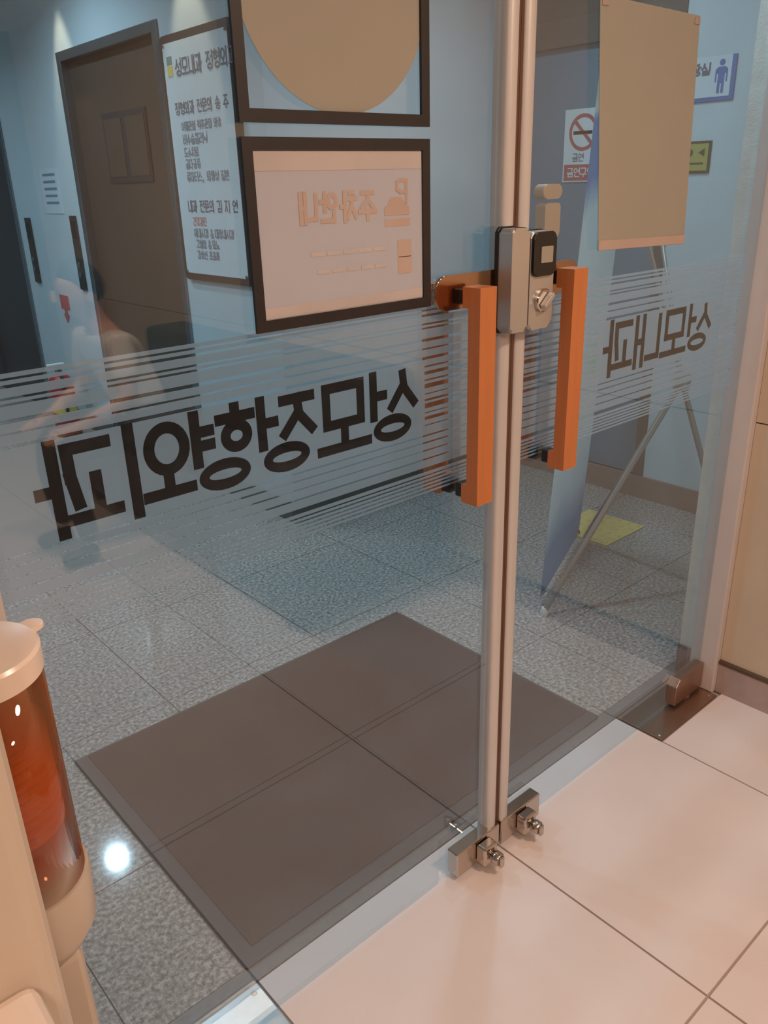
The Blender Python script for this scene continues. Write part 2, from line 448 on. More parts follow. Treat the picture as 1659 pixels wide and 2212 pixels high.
LATIN = {'P': [('line', [(.15, 0), (.15, 1)]), ('line', [(.15, 1), (.6, 1), (.8, .9), (.8, .6), (.6, .48), (.15, .48)])],
         '&': [('line', [(.9, 0), (.25, .75), (.4, 1), (.6, .8), (.1, .3), (.3, 0), (.6, .1), (.85, .4)])],
         ',': [('line', [(.3, .12), (.15, -.1)])], '.': [('line', [(.3, 0), (.4, 0)])], '·': [('line', [(.4, .5), (.55, .5)])]}

def strokes_of(ch):
    if '가' <= ch <= '힣': return syllable(ch)
    return LATIN.get(ch, [])

def add_strokes(bm, S, place, w, sx, sy, lift=Vector((0, 0, 0))):
    """place(u,v)->Vector; strokes in unit box scaled by sx, sy with stroke width w (already in metres)"""
    step = [0]; place0 = place
    def place(a, b): return place0(a, b) + lift * step[0]
    def quad(a, b):
        step[0] += 1
        ax, ay, bx, by = a[0] * sx, a[1] * sy, b[0] * sx, b[1] * sy
        L = math.hypot(bx - ax, by - ay) or 1e-6
        dx, dy = (bx - ax) / L, (by - ay) / L
        nx, ny = -dy * w / 2, dx * w / 2; ex, ey = dx * w / 2, dy * w / 2
        vs = [bm.verts.new(place(*p)) for p in ((ax - ex + nx, ay - ey + ny), (ax - ex - nx, ay - ey - ny), (bx + ex - nx, by + ey - ny), (bx + ex + nx, by + ey + ny))]
        bm.faces.new(vs)
    for kind, d in S:
        if kind == 'line':
            for a, b in zip(d, d[1:]): quad(a, b)
        else:
            step[0] += 1
            cx, cy, rx, ry = d; n = 28; ro = []; ri = []
            for i in range(n):
                a = 2 * math.pi * i / n
                ro.append(bm.verts.new(place(cx * sx + (rx * sx + w / 2) * math.cos(a), cy * sy + (ry * sy + w / 2) * math.sin(a))))
                ri.append(bm.verts.new(place(cx * sx + max(rx * sx - w / 2, 1e-4) * math.cos(a), cy * sy + max(ry * sy - w / 2, 1e-4) * math.sin(a))))
            for i in range(n):
                j = (i + 1) % n; bm.faces.new((ro[i], ro[j], ri[j], ri[i]))

def text_mesh(name, text, origin, u, v, h, w, mat, parent, adv=0.95, wid=0.92, front=None):
    if front is None: front = (0, -1, 0) if abs(u[0]) > .5 else (-1, 0, 0)
    """a line of lettering starting at origin, running along u, height h"""
    u = Vector(u); v = Vector(v); bm = bmesh.new(); x = 0.0
    lift = Vector(front) * 4e-5
    for ch in text:
        if ch == ' ': x += h * .45; continue
        x0 = x
        add_strokes(bm, strokes_of(ch), lambda a, b, x0=x0: u * (x0 + a) + v * b, w, h * wid, h, lift)
        x += h * adv if '가' <= ch <= '힣' else h * .6
    me = bpy.data.meshes.new(name); bm.to_mesh(me); bm.free()
    o = link(name, me, mat, parent, rel(origin, parent)); o['kind'] = 'stuff'
    return o

# ================================================================== SETTING
# ---- floors: every tile is a piece of its own
floor = box('floor', (-2.6, -4.0, -0.06), (2.18, 1.078, -0.006), M['grout'])
tag(floor, 'cream tiled floor inside the clinic, on the near side of the glass door', 'floor', 'structure')
cache = {}
def tile(parent, x0, x1, y0, y1, mat, key, name='tile', gap=0.0026, z0=-0.012, z1=0.0):
    k = (round(x1 - x0, 3), round(y1 - y0, 3), key)
    if k not in cache:
        hx, hy = (x1 - x0) / 2 - gap, (y1 - y0) / 2 - gap
        bm = bmesh.new(); add_box(bm, (-hx, -hy, -0.006), (hx, hy, 0.006))
        cache[k] = finish(bm, name); cache[k].materials.append(mat)
    o = bpy.data.objects.new(name, cache[k]); COL.objects.link(o); o.parent = parent
    o.location = rel(((x0 + x1) / 2, (y0 + y1) / 2, (z0 + z1) / 2), parent)
    return o
xs = [-2.6, -1.984, -1.349, -0.714, -0.079, 0.556, 1.191, 1.826, 2.175]
ys = [-4.0, -3.365, -2.73, -2.095, -1.46, -0.825, -0.19, 0.445, 1.078]
for i in range(len(xs) - 1):
    for j in range(len(ys) - 1):
        if j == len(ys) - 2 and (i == 7 or i == 4):
            # notched round the hinge covers: two pieces
            xa, xb = xs[i], xs[i + 1]
            tile(floor, xa, xb, ys[j], 0.925, M['in_tile'], 'c')
            if i == 4: tile(floor, xa, 0.222, 0.925, 1.078, M['in_tile'], 'c')
        else:
            tile(floor, xs[i], xs[i + 1], ys[j], ys[j + 1], M['in_tile'], 'c')

lobby_floor = box('floor', (-1.6, 1.078, -0.06), (3.46, 9.0, -0.006), M['lob_grout'])
tag(lobby_floor, 'speckled granite lobby floor beyond the glass door', 'floor', 'structure')
lx = [-1.6, -0.835, -0.26, 0.315, 0.89, 1.465, 2.04, 2.615, 3.19, 3.46]
ly = [1.118, 1.52, 2.095, 2.67, 3.245, 3.82, 4.395, 4.97, 5.545, 6.12, 6.695, 7.27, 7.845, 8.42, 9.0]
for i in range(len(lx) - 1):
    for j in range(len(ly) - 1):
        x0, x1, y0, y1 = lx[i], lx[i + 1], ly[j], ly[j + 1]
        if y0 > 3.3 and x0 >= 2.04: continue
        tile(lobby_floor, x0, x1, y0, y1, M['blue_granite'], 'b', gap=0.0016)
box('threshold_strip', (-1.6, 1.079, -0.02), (3.46, 1.117, 0.001), M['threshold'], lobby_floor)

# ---- inside room
def struct(o, label, cat): return tag(o, label, cat, 'structure')
wall_r = empty('wall_right', (2.172, 0, 0)); struct(wall_r, 'beige panelled wall right of the glass door, inside the clinic', 'wall')
for (y0, y1, z0, z1) in ((-4.0, -0.85, .112, .862), (-0.846, 0.944, .112, .862), (-4.0, -0.85, .866, 2.45), (-0.846, 0.944, .866, 2.45)):
    box('wall_panel', (2.172, y0, z0), (2.25, y1, z1), M['in_wall'], wall_r)
box('wall_core', (2.185, -4.0, 0), (2.26, 0.944, 2.45), M['brownline'], wall_r)
bb = empty('baseboard_right', (2.172, 0, 0)); struct(bb, 'brown marble skirting with dark top strip under the beige wall panel', 'baseboard')
box('skirting', (2.164, -4.0, 0), (2.186, 0.944, 0.100), M['marble'], bb)
box('top_strip', (2.162, -4.0, 0.100), (2.186, 0.944, 0.111), M['brownline'], bb)
struct(box('wall_left', (-2.68, -4.0, 0), (-2.6, 1.06, 2.45), M['in_paint']), 'cream painted wall at the left of the clinic room', 'wall')
struct(box('wall_back', (-2.68, -4.08, 0), (2.26, -4.0, 2.45), M['dark_trim']), 'wall behind the viewer, coloured dark for a dim reflection', 'wall')  # dark colour stands in for the unlit room end mirrored in the glass
struct(box('ceiling', (-2.68, -4.08, 2.45), (2.26, 1.06, 2.52), M['plaster']), 'white ceiling inside the clinic', 'ceiling')
struct(box('wall_front', (-2.6, 0.955, 0), (0.188, 1.075, 2.45), M['in_paint']), 'cream wall left of the glass door opening', 'wall')
struct(box('trim_1', (0.188, 0.955, 2.11), (2.18, 1.05, 2.45), M['jamb']), 'header panel over the glass double door', 'trim')
struct(box('trim_2', (2.146, 0.945, 0.0), (2.18, 1.03, 2.11), M['jamb'], bevel=0.004), 'pinkish door jamb between glass and beige wall panel', 'trim')
struct(box('trim_3', (0.188, 0.955, 0.0), (0.222, 1.03, 2.11), M['jamb'], bevel=0.004), 'left door jamb beside the cup dispenser', 'trim')

# ---- lobby shell
pier = empty('wall_pier', (2.19, 1.06, 0)); struct(pier, 'grey wallpapered wall end outside the right door jamb', 'wall')
box('reveal', (2.186, 1.031, 0.1), (2.30, 1.088, 2.7), M['pier'], pier)
box('facade', (2.30, 1.031, 0.1), (3.46, 1.088, 2.7), M['pier'], pier)
box('plinth', (2.182, 1.031, 0), (3.46, 1.092, 0.1), M['lob_brown'], pier)
struct(box('wall_facade', (-1.6, 1.0751, 0), (0.188, 1.085, 2.7), M['lob_wall']), 'pale clinic front wall left of the door, lobby side', 'wall')
struct(box('wall_lintel', (0.215, 1.051, 2.11), (2.30, 1.088, 2.7), M['lob_wall']), 'pale lobby wall above the glass door', 'wall')
struct(box('ceiling', (-1.6, 1.03, 2.7), (3.6, 9.0, 2.78), M['plaster']), 'lobby ceiling with round downlights', 'ceiling')

wf = empty('wall_far', (3.46, 0, 0)); struct(wf, 'pale lobby side wall with signs, beyond the right glass door', 'wall')
box('wall_panel', (3.46, 1.03, 0.0), (3.60, 2.02, 2.7), M['lob_wall'], wf)
box('wall_panel', (3.46, 2.94, 0.0), (3.60, 3.06, 2.7), M['lob_wall'], wf)
box('upper_panel', (3.47, 2.02, 2.17), (3.60, 2.94, 2.7), M['dark_trim'], wf)
bf = box('baseboard_far', (3.447, 1.09, 0), (3.46, 2.99, 0.112), M['lob_brown']); struct(bf, 'brown stone skirting along the far lobby wall', 'baseboard')
d3 = empty('door_3', (3.46, 2.4, 0)); struct(d3, 'blue grey service door with dark header in the far lobby wall', 'door')
box('door_panel', (3.478, 2.075, 0.112), (3.53, 2.93, 2.05), M['lob_grey'], d3)
box('door_jamb', (3.455, 2.02, 0.112), (3.56, 2.075, 2.05), M['dark_trim'], d3, bevel=0.003)
box('door_header', (3.452, 2.02, 2.05), (3.56, 2.94, 2.168), M['dark_trim'], d3, bevel=0.003)

wb = struct(box('wall_block', (2.04, 3.0, 0), (3.60, 3.12, 2.7), M['lob_wall']), 'pale lobby wall facing the door, between lift wall and service door', 'wall')
bl = struct(box('baseboard_block', (2.03, 2.988, 0), (3.447, 3.0, 0.105), M['dark_trim']), 'dark skirting of the pale wall facing the door', 'baseboard')

# lift wall: built round the two lift openings
we = empty('wall_lifts', (2.04, 0, 0)); struct(we, 'pale lift lobby wall holding two lifts and the clinic directory', 'wall')
L1 = (3.80, 4.97, 2.205); L2 = (6.06, 7.23, 2.205)
box('wall_panel', (2.04, 3.12, 0), (2.16, L1[0], 2.7), M['lob_wall'], we)
box('wall_panel', (2.04, L1[1], 0), (2.16, L2[0], 2.7), M['lob_wall'], we)
box('wall_panel', (2.04, L2[1], 0), (2.16, 9.0, 2.7), M['lob_wall'], we)
box('wall_panel', (2.04, L1[0], L1[2]), (2.16, L1[1], 2.7), M['lob_wall'], we)
box('wall_panel', (2.04, L2[0], L2[2]), (2.16, L2[1], 2.7), M['lob_wall'], we)
bs = empty('baseboard_lifts', (2.04, 0, 0)); struct(bs, 'dark skirting along the lift wall', 'baseboard')
for a, b in ((3.0, L1[0]), (L1[1], L2[0])):
    box('skirting', (2.028, a, 0), (2.04, b, 0.1), M['dark_trim'], bs)
struct(box('wall_end', (-1.6, 9.0, 0), (2.16, 9.1, 2.7), M['lob_wall']), 'pale end wall of the lift lobby', 'wall')
struct(box('wall_side', (-1.7, 1.03, 0), (-1.6, 9.1, 2.7), M['lob_wall']), 'pale left wall of the lift lobby', 'wall')

# ================================================================== LIFTS
def lift(dims, doormat, label):
    y0, y1, zt = dims
    e = empty('elevator', (2.04, (y0 + y1) / 2, 0)); tag(e, label, 'elevator', group='lobby elevators')
    t = 0.05
    box('jamb', (2.028, y0 + .001, 0.0), (2.14, y0 + t, zt - .001), M['lift_frame'], e, bevel=0.004)
    box('jamb', (2.028, y1 - t, 0.0), (2.14, y1 - .001, zt - .001), M['lift_frame'], e, bevel=0.004)
    box('head_frame', (2.028, y0 + t + .0005, zt - t), (2.14, y1 - t - .0005, zt - .001), M['lift_frame'], e, bevel=0.004)
    box('lift_door', (2.075, y0 + t + .0005, 0.006), (2.12, y1 - t - .0005, zt - t - .0005), doormat, e)
    box('sill', (2.03, y0 + t + .0005, 0.0005), (2.075, y1 - t - .0005, 0.006), M['lift_frame'], e)
    return e
lift(L1, M['lift'], 'brown elevator door in steel frame beside the white directory board')
lift(L2, M['lift_dark'], 'dark elevator door at the left edge, farther along the lift wall')

def call_panel(y, z0, z1, label):
    e = empty('call_panel', (2.04, y, (z0 + z1) / 2)); tag(e, label, 'call panel', group='elevator call panels')
    box('face_plate', (2.026, y - .042, z0), (2.0395, y + .042, z1), M['boardframe'], e, bevel=0.003)
    box('display', (2.0245, y - .03, z1 - .13), (2.0262, y + .03, z1 - .03), M['black'], e)
    for k in range(2):
        lathe('call_button', [(.018, -.003), (.018, .0)], (2.0245, y, z0 + .09 + .06 * k), M['lift_frame'], e, n=20, axis='X')
call_panel(5.10, .935, 1.365, 'slim dark call panel right beside the brown elevator door')
call_panel(5.87, .93, 1.345, 'slim dark call panel beside the dark elevator at far left')

# faint notice and red sign on the wall between the lifts
nt = empty('wall_notice', (2.039, 5.38, 1.45)); tag(nt, 'pale paper notice taped on wall between the two call panels', 'notice')
box('sheet', (2.0365, 5.24, 1.375), (2.0395, 5.52, 1.63), M['board'], nt)
for k in range(5):
    box('text_line', (2.0358, 5.28 + .01 * (k % 2), 1.59 - .04 * k), (2.0364, 5.48, 1.605 - .04 * k), M['lob_grey'], nt)
rs = empty('extinguisher_sign', (2.039, 5.47, .79)); tag(rs, 'small faded red sign on the wall above the fire extinguisher', 'sign')
box('plate', (2.0355, 5.40, .785), (2.0395, 5.54, .875), M['redsign'], rs, bevel=0.002)
prism('arrow', [(-.02, 0), (.02, 0), (.02, -.03), (.045, -.03), (0, -.085), (-.045, -.03), (-.02, -.03)], (2.0375, 5.47, .782), (0, -1, 0), (0, 0, 1), 0.002, M['redsign'], rs)

# dark two pane reflection on the brown lift door, modelled as thin panels
nf = empty('frame_reflection', (2.07, 4.33, 1.6)); tag(nf, 'dark reflection of a two pane frame, built as panels on the brown elevator door', 'frame')
box('backing', (2.069, 4.08, 1.535), (2.0748, 4.58, 1.875), M['lift_dark'], nf)
for a, b in ((4.10, 4.31), (4.36, 4.56)):
    box('pane', (2.0665, a, 1.565), (2.0689, b, 1.845), M['lift'], nf)

# ---- directory board
bd = empty('directory_board', (2.03, 3.47, 1.6)); tag(bd, 'white clinic directory board with dark frame and Korean text, right of brown elevator', 'board')
by0, by1, bz0, bz1 = 3.165, 3.773, 1.085, 2.125
fr = 0.032
prism('board_frame', rrect(by1 - by0, bz1 - bz0, .03), (2.0395, (by0 + by1) / 2, (bz0 + bz1) / 2), (0, -1, 0), (0, 0, 1), 0.02, M['boardframe'], bd, bevel=0.003)
prism('board_face', rrect(by1 - by0 - 2 * fr, bz1 - bz0 - 2 * fr, .012), (2.0192, (by0 + by1) / 2, (bz0 + bz1) / 2), (0, -1, 0), (0, 0, 1), 0.0015, M['board'], bd)
bx = 2.0165
def bline(t, dy, zf, h, w, m):
    text_mesh('text_line', t, (bx, by1 - fr - dy, bz1 - fr - zf * (bz1 - bz0 - 2 * fr) - h / 2), (0, -1, 0), (0, 0, 1), h, w, M[m], bd, adv=.86, wid=.80)
bline('성모내과 정형외과', .10, .105, .068, .0085, 'text_dark')
bline('정형외과 전문의 송 주', .06, .27, .050, .0065, 'text_dark')
bline('어깨관절 척추관절 외상', .10, .345, .036, .0055, 'text')
bline('비수술클리닉', .10, .40, .042, .006, 'text')
bline('도수치료', .10, .455, .038, .0055, 'text')
bline('골다공증', .10, .505, .040, .0055, 'text')
bline('류마티스, 퇴행성 질환', .10, .56, .040, .0055, 'text')
bline('내과 전문의 김 지 연', .08, .69, .050, .0065, 'text_dark')
bline('건강검진', .11, .757, .036, .0055, 'text_red')
bline('위내시경 & 대장내시경', .11, .81, .038, .0055, 'text')
bline('고혈압 & 당뇨', .12, .86, .036, .0055, 'text')
bline('갑상선 초음파', .12, .91, .036, .0055, 'text')
box('logo_mark', (2.0163, by1 - fr - .075, bz1 - fr - .085), (2.0175, by1 - fr - .03, bz1 - fr - .052), M['green'], bd)
box('logo_mark', (2.0163, by1 - fr - .075, bz1 - fr - .13), (2.0175, by1 - fr - .03, bz1 - fr - .09), M['yellow'], bd)
for yy in (by0 + .04, by1 - .04):
    for zz in (bz0 + .04, bz1 - .04):
        lathe('fixing_stud', [(.007, -.004), (.007, 0), ], (2.017, yy, zz), M['chrome'], bd, n=16, axis='X')

# ---- fire extinguisher
fe = empty('fire_extinguisher', (1.87, 5.33, 0)); tag(fe, 'red fire extinguisher with yellow label standing below the small red sign', 'fire extinguisher')
lathe('cylinder', [(.02, .02), (.07, .02), (.078, .04), (.078, .33), (.068, .375), (.035, .405), (.022, .41)], (1.87, 5.33, 0), M['red'], fe, n=32)
lathe('base_ring', [(.082, 0), (.084, .022), (.06, .022)], (1.87, 5.33, 0), M['hose'], fe, n=32)
lathe('label_band', [(.0785, .16), (.0787, .24), (.0785, .24)], (1.87, 5.33, 0), M['yellow'], fe, n=32)
lathe('valve', [(.02, .405), (.022, .44), (.016, .46)], (1.87, 5.33, 0), M['chrome'], fe, n=20)
box('lever', (1.80, 5.315, .462), (1.91, 5.345, .474), M['white'], fe, bevel=.003)
box('carry_grip', (1.79, 5.315, .437), (1.90, 5.345, .447), M['white'], fe, bevel=.003)
tube('hose', [(1.87, 5.32, .43), (1.86, 5.27, .43), (1.85, 5.235, .38), (1.85, 5.23, .30), (1.85, 5.235, .2), (1.85, 5.235, .12)], .010, M['hose'], fe)

# ================================================================== SIGNS ON THE FAR WALL
ns = empty('no_smoking_sign', (3.47, 2.50, 1.63)); tag(ns, 'white no smoking sign with red ring and red lower block on service door', 'sign')
box('plate', (3.4735, 2.395, 1.475), (3.4778, 2.612, 1.79), M['white'], ns)
bm = bmesh.new(); add_strokes(bm, [('ring', (0, 0, .072, .072)), ('line', [(-.05, .05), (.05, -.05)])], lambda a, b: Vector((0, -a, b)), .016, 1, 1, Vector((-4e-5, 0, 0)))
me = bpy.data.meshes.new('prohibition_ring'); bm.to_mesh(me); bm.free(); link('prohibition_ring', me, M['redsign'], ns, rel((3.4725, 2.505, 1.69), ns))
box('cigarette', (3.4718, 2.455, 1.682), (3.4724, 2.56, 1.696), M['black'], ns)
text_mesh('caption', '금연', (3.4725, 2.56, 1.565), (0, -1, 0), (0, 0, 1), .035, .005, M['text'], ns)
box('red_block', (3.4718, 2.40, 1.482), (3.4734, 2.604, 1.552), M['redsign'], ns)
text_mesh('caption', '금연구역', (3.4712, 2.585, 1.497), (0, -1, 0), (0, 0, 1), .04, .005, M['white'], ns)

rr = empty('restroom_sign', (3.455, 1.95, 1.85)); tag(rr, 'white restroom sign with blue border and blue figure on the far wall', 'sign')
box('border', (3.453, 1.785, 1.768), (3.4596, 2.12, 1.93), M['bluep'], rr, bevel=.001)
box('face', (3.4515, 1.802, 1.783), (3.4529, 2.12, 1.93), M['board'], rr)
text_mesh('caption', '화장실', (3.451, 2.01, 1.865), (0, -1, 0), (0, 0, 1), .042, .008, M['text_dark'], rr)
text_mesh('caption', '안내', (3.451, 2.0, 1.83), (0, -1, 0), (0, 0, 1), .02, .004, M['text'], rr)
fg = prism('figure', [(-.014, 0), (-.003, 0), (-.003, .035), (.003, .035), (.003, 0), (.014, 0), (.014, .07), (.02, .07), (.02, .04), (.026, .04), (.026, .085), (.014, .095), (-.014, .095), (-.026, .085), (-.026, .04), (-.02, .04), (-.02, .07), (-.014, .07)], (3.4514, 1.842, 1.795), (0, -1, 0), (0, 0, 1), .0008, M['bluep'], rr)
lathe('figure_head', [(.012, -.0008), (.012, 0)], (3.4514, 1.842, 1.905), M['bluep'], rr, n=20, axis='X')

ys_ = empty('yellow_sign', (3.455, 1.92, 1.56)); tag(ys_, 'small olive yellow sign with dark pictogram below the restroom sign', 'sign')
box('plate', (3.4525, 1.852, 1.498), (3.4596, 1.985, 1.622), M['olivedark'], ys_, bevel=.001)
box('face', (3.4512, 1.862, 1.508), (3.4524, 1.975, 1.612), M['olive'], ys_)
lathe('pictogram_dot', [(.016, -.0008), (.016, 0)], (3.4511, 1.945, 1.578), M['olivedark'], ys_, n=20, axis='X')
prism('pictogram_arrow', [(0, 0), (.028, .016), (.028, -.016)], (3.4511, 1.905, 1.578), (0, -1, 0), (0, 0, 1), .0008, M['olivedark'], ys_)
box('text_bar', (3.4504, 1.88, 1.532), (3.4511, 1.96, 1.54), M['olivedark'], ys_)

# ================================================================== X-BANNER
xb = empty('banner_stand', (2.5, 1.79, 0)); tag(xb, 'white and blue printed banner on a grey X stand, seen from behind', 'banner')
BL = Vector((2.2, 1.66, .035)); BR = Vector((2.8, 1.92, .035)); lean = Vector((.4 * .10, -.92 * .10, 1.80))
bm = bmesh.new(); uv = bm.loops.layers.uv.new('UVMap'); grid = []
NX, NZ = 8, 24
nrm = Vector((-.4, .92, 0)).normalized()
for j in range(NZ + 1):
    row = []
    for i in range(NX + 1):
        s, t = i / NX, j / NZ
        p = BL.lerp(BR, s) + lean * t + nrm * (.03 * math.sin(math.pi * s) * math.sin(math.pi * t))
        row.append(bm.verts.new(p - Vector((2.5, 1.79, 0))))
    grid.append(row)
for j in range(NZ):
    for i in range(NX):
        f = bm.faces.new((grid[j][i], grid[j][i + 1], grid[j + 1][i + 1], grid[j + 1][i]))
        for lp, (a, b) in zip(f.loops, ((i, j), (i + 1, j), (i + 1, j + 1), (i, j + 1))):
            lp[uv].uv = (a / NX, b / NZ)
me = bpy.data.meshes.new('banner_sheet'); bm.to_mesh(me); bm.free()
for p in me.polygons: p.use_smooth = True
link('banner_sheet', me, M['banner'], xb)
hub = Vector((2.50, 1.35, .86))
TL, TR = BL + lean, BR + lean
def pole(a, b, name='pole', r=.009): return tube(name, [a, b], r, M['pole'], xb)
pole(hub, (2.17, 1.615, .012), 'front_leg', .010)
pole(hub, (2.82, 1.90, .02), 'front_leg', .010)
pole(hub, (2.72, 1.14, .008), 'rear_leg', .010)
pole(hub, TL + Vector((0, 0, -.01)), 'upper_arm', .007)
pole(hub, TR + Vector((0, 0, -.01)), 'upper_arm', .007)
lathe('hub_joint', [(.024, -.03), (.028, -.02), (.028, .02), (.024, .03)], hub, M['pole'], xb, n=20)
lathe('foot_cap', [(.014, 0), (.016, .012), (.010, .03)], (2.17, 1.615, 0), M['white'], xb, n=16)
for c in (TL, TR, BL, BR):
    lathe('eyelet', [(.012, -.003), (.012, .003)], c + (Vector((2.5, 1.79, 0)) - Vector((c.x, c.y, 0))).normalized() * .03 + Vector((0, -.004, -.02 if c.z > 1 else .02)), M['chrome'], xb, n=16, axis='Y')

# ---- yellow tactile tile on the lobby floor
tt = empty('tactile_tile', (2.99, 1.95, 0)); tag(tt, 'yellow tactile paving tile on the lobby floor behind the banner', 'tile')
box('slab', (2.84, 1.80, 0.0005), (3.14, 2.10, 0.006), M['tactile'], tt, bevel=.001)
stud = None
for i in range(6):
    for j in range(6):
        if stud is None:
            stud = lathe('stud', [(.013, .0), (.011, .004), (.006, .0055)], (2.865 + .05 * i, 1.825 + .05 * j, .006), M['tactile'], tt, n=10)
        else:
            o = bpy.data.objects.new('stud', stud.data); COL.objects.link(o); o.parent = tt
            o.location = rel((2.865 + .05 * i, 1.825 + .05 * j, .006), tt)

# ================================================================== DOOR MAT
mt = empty('door_mat', (1.17, 1.56, 0)); tag(mt, 'large brown doormat with dark rubber border on the lobby floor', 'mat')
mx0, mx1, my0, my1 = .552, 1.79, 1.112, 2.006
prism('rubber_border', rrect(mx1 - mx0, my1 - my0, .006), ((mx0 + mx1) / 2, (my0 + my1) / 2, .0006), (1, 0, 0), (0, 1, 0), .006, M['matedge'], mt)
b_ = .038
for (a0, a1) in ((mx0 + b_, 1.1917), (1.1930, mx1 - .012)):
    for (c0, c1) in ((my0 + b_, 1.5555), (1.5568, my1 - .01)):
        box('mat_panel', (a0, c0, .005), (a1, c1, .0105), M['mat'], mt, bevel=.0006)

# ================================================================== GLASS DOORS
GY0, GY1 = .994, 1.006
def film_stripes(door, x0, x1, plain_from, plain_to):
    edges = [1.304, 1.2985, 1.2955, 1.2905, 1.2865, 1.2755, 1.2725, 1.2685, 1.2655, 1.2495, 1.2445, 1.2335, 1.2305, 1.2185, 1.2135,
             1.0785, 1.0755, 1.0655, 1.0625, 1.0505, 1.0480, 1.0345, 1.0315, 1.0170, 1.0085, 1.0025, 1.0000, .9955, .9925, .9885, .9855, .9815, .9785, .9745, .9710, .9670]
    for i in range(0, len(edges) - 1, 2):
        if edges[i] - edges[i + 1] < .1:
            box('film_stripe', (x0, GY1 + .0004, edges[i + 1]), (x1, GY1 + .0008, edges[i]), M['film'], door)
            continue
        # the deep band: left whole behind the lettering, cut into stripes beside it
        box('film_stripe', (plain_from, GY1 + .0004, edges[i + 1]), (plain_to, GY1 + .0008, edges[i]), M['film'], door)
        cut = [edges[i], 1.203, 1.200, 1.193, 1.187, 1.179, 1.176, 1.171, 1.163, 1.154, 1.152, 1.144, 1.140, 1.136, 1.127, 1.120, 1.118, 1.112, 1.106, 1.097, 1.095, edges[i + 1]]
        for a, b in ((x0, plain_from), (plain_to, x1)):
            if b - a < .02: continue
            for k in range(0, len(cut) - 1, 2):
                box('film_stripe', (a, GY1 + .0004, cut[k + 1]), (b, GY1 + .0008, cut[k]), M['film'], door)

def letters(door, text, x_right, pitch, z0, h, w):
    x = x_right
    for ch in text:
        bm = bmesh.new()
        add_strokes(bm, syllable(ch), lambda a, b: Vector((-a, 0, b)), w, pitch * .97, h, Vector((0, -1.5e-5, 0)))
        me = bpy.data.meshes.new('letter'); bm.to_mesh(me); bm.free()
        link('letter', me, M['ink'], door, rel((x, GY1 + .00028, z0), door))
        x -= pitch

def stile(door, x0, x1):
    # rounded aluminium edge profile
    cx = (x0 + x1) / 2; hw = (x1 - x0) / 2; pts = []
    for i in range(13):
        a = math.pi * i / 12
        pts.append((cx - hw * math.cos(a), .990 - .010 * math.sin(a)))
    for i in range(13):
        a = math.pi * i / 12
        pts.append((cx + hw * math.cos(a), 1.012 + .010 * math.sin(a)))
    o = prism('edge_stile', [(p[0] - cx, p[1] - 1.0) for p in pts], (cx, 1.0, .055), (1, 0, 0), (0, 1, 0), 2.045, M['alu'], door)
    for p in o.data.polygons: p.use_smooth = True
    try: o.data.set_sharp_from_angle(angle=math.radians(40))
    except Exception: pass

def handle(door, x0, x1, z0, z1, side=-1):
    """C-shaped wooden pull; side -1 is the clinic side of the glass, +1 the lobby side"""
    yf, yb, yfoot = .070, .043, .030
    pr = [(yf, z0), (yfoot, z0), (yfoot, z0 + .035), (yb, z0 + .035), (yb, z1 - .035), (yfoot, z1 - .035), (yfoot, z1), (yf, z1)]
    zm = (z0 + z1) / 2
    hd = prism('handle', [(p[0] - .05, p[1] - zm) for p in pr], (x1 if side < 0 else x0, 1.0 + side * .05, zm), (0, side, 0), (0, 0, 1), x1 - x0, M['orange'], door)
    m = (x0 + x1) / 2
    ya, yb2 = sorted((1.0 + side * (yfoot - .0002), 1.0 + side * .0072))
    for zz in (z0 + .0175, z1 - .0175):
        box('bracket', (m - .013, ya, zz - .013), (m + .013, yb2, zz + .013), M['black'], hd, bevel=.002)
    return hd

def bottom_lock(door, x0, x1, xt):
    b = box('bottom_lock', (x0, .974, .013), (x1, 1.006, .080), M['chrome'], door, bevel=.003)
    k = box('lock_body', (xt - .022, .944, .022), (xt + .022, .9735, .074), M['chrome'], b, bevel=.006, seg=3, smooth=False)
    lathe('thumb_turn', [(.013, -.024), (.016, -.02), (.016, -.006), (.011, 0)], (xt + .004, .9435, .046), M['chrome'], b, n=20, axis='Y')
    box('turn_lever', (xt - .003, .912, .030), (xt + .011, .920, .060), M['chrome'], b, bevel=.004)
    lathe('bolt', [(.008, 0), (.008, .013)], (xt, .985, 0.0), M['chrome'], b, n=16)

def patch(door, x0, x1):
    p = prism('pivot_patch', [(x0, .012), (x1, .012), (x1, .097), (x0 + .02, .097), (x0, .075)] if x0 > 1 else [(x0, .012), (x1, .012), (x1, .075), (x1 - .02, .097), (x0, .097)], (0, 1.014, 0), (1, 0, 0), (0, 0, 1), .034, M['darkplate'], door, bevel=.002)

door1 = empty('door_1', (0.25, 1.0, 0)); struct(door1, 'left leaf of frosted glass double door with orange handle and two posters', 'door')
box('glass_pane', (.226, GY0, .012), (1.160, GY1, 2.10), M['glass'], door1)
film_stripes(door1, .230, 1.147, .230, .976)
letters(door1, '성모정형외과', .958, .1105, 1.088, .118, .0165)
stile(door1, 1.148, 1.177)
handle(door1, 1.032, 1.073, .945, 1.333)
handle(door1, 1.032, 1.073, .945, 1.333, side=1)['label'] = 'orange outer handle behind the frosted film'
bottom_lock(door1, 1.035, 1.180, 1.118)
patch(door1, .226, .385)

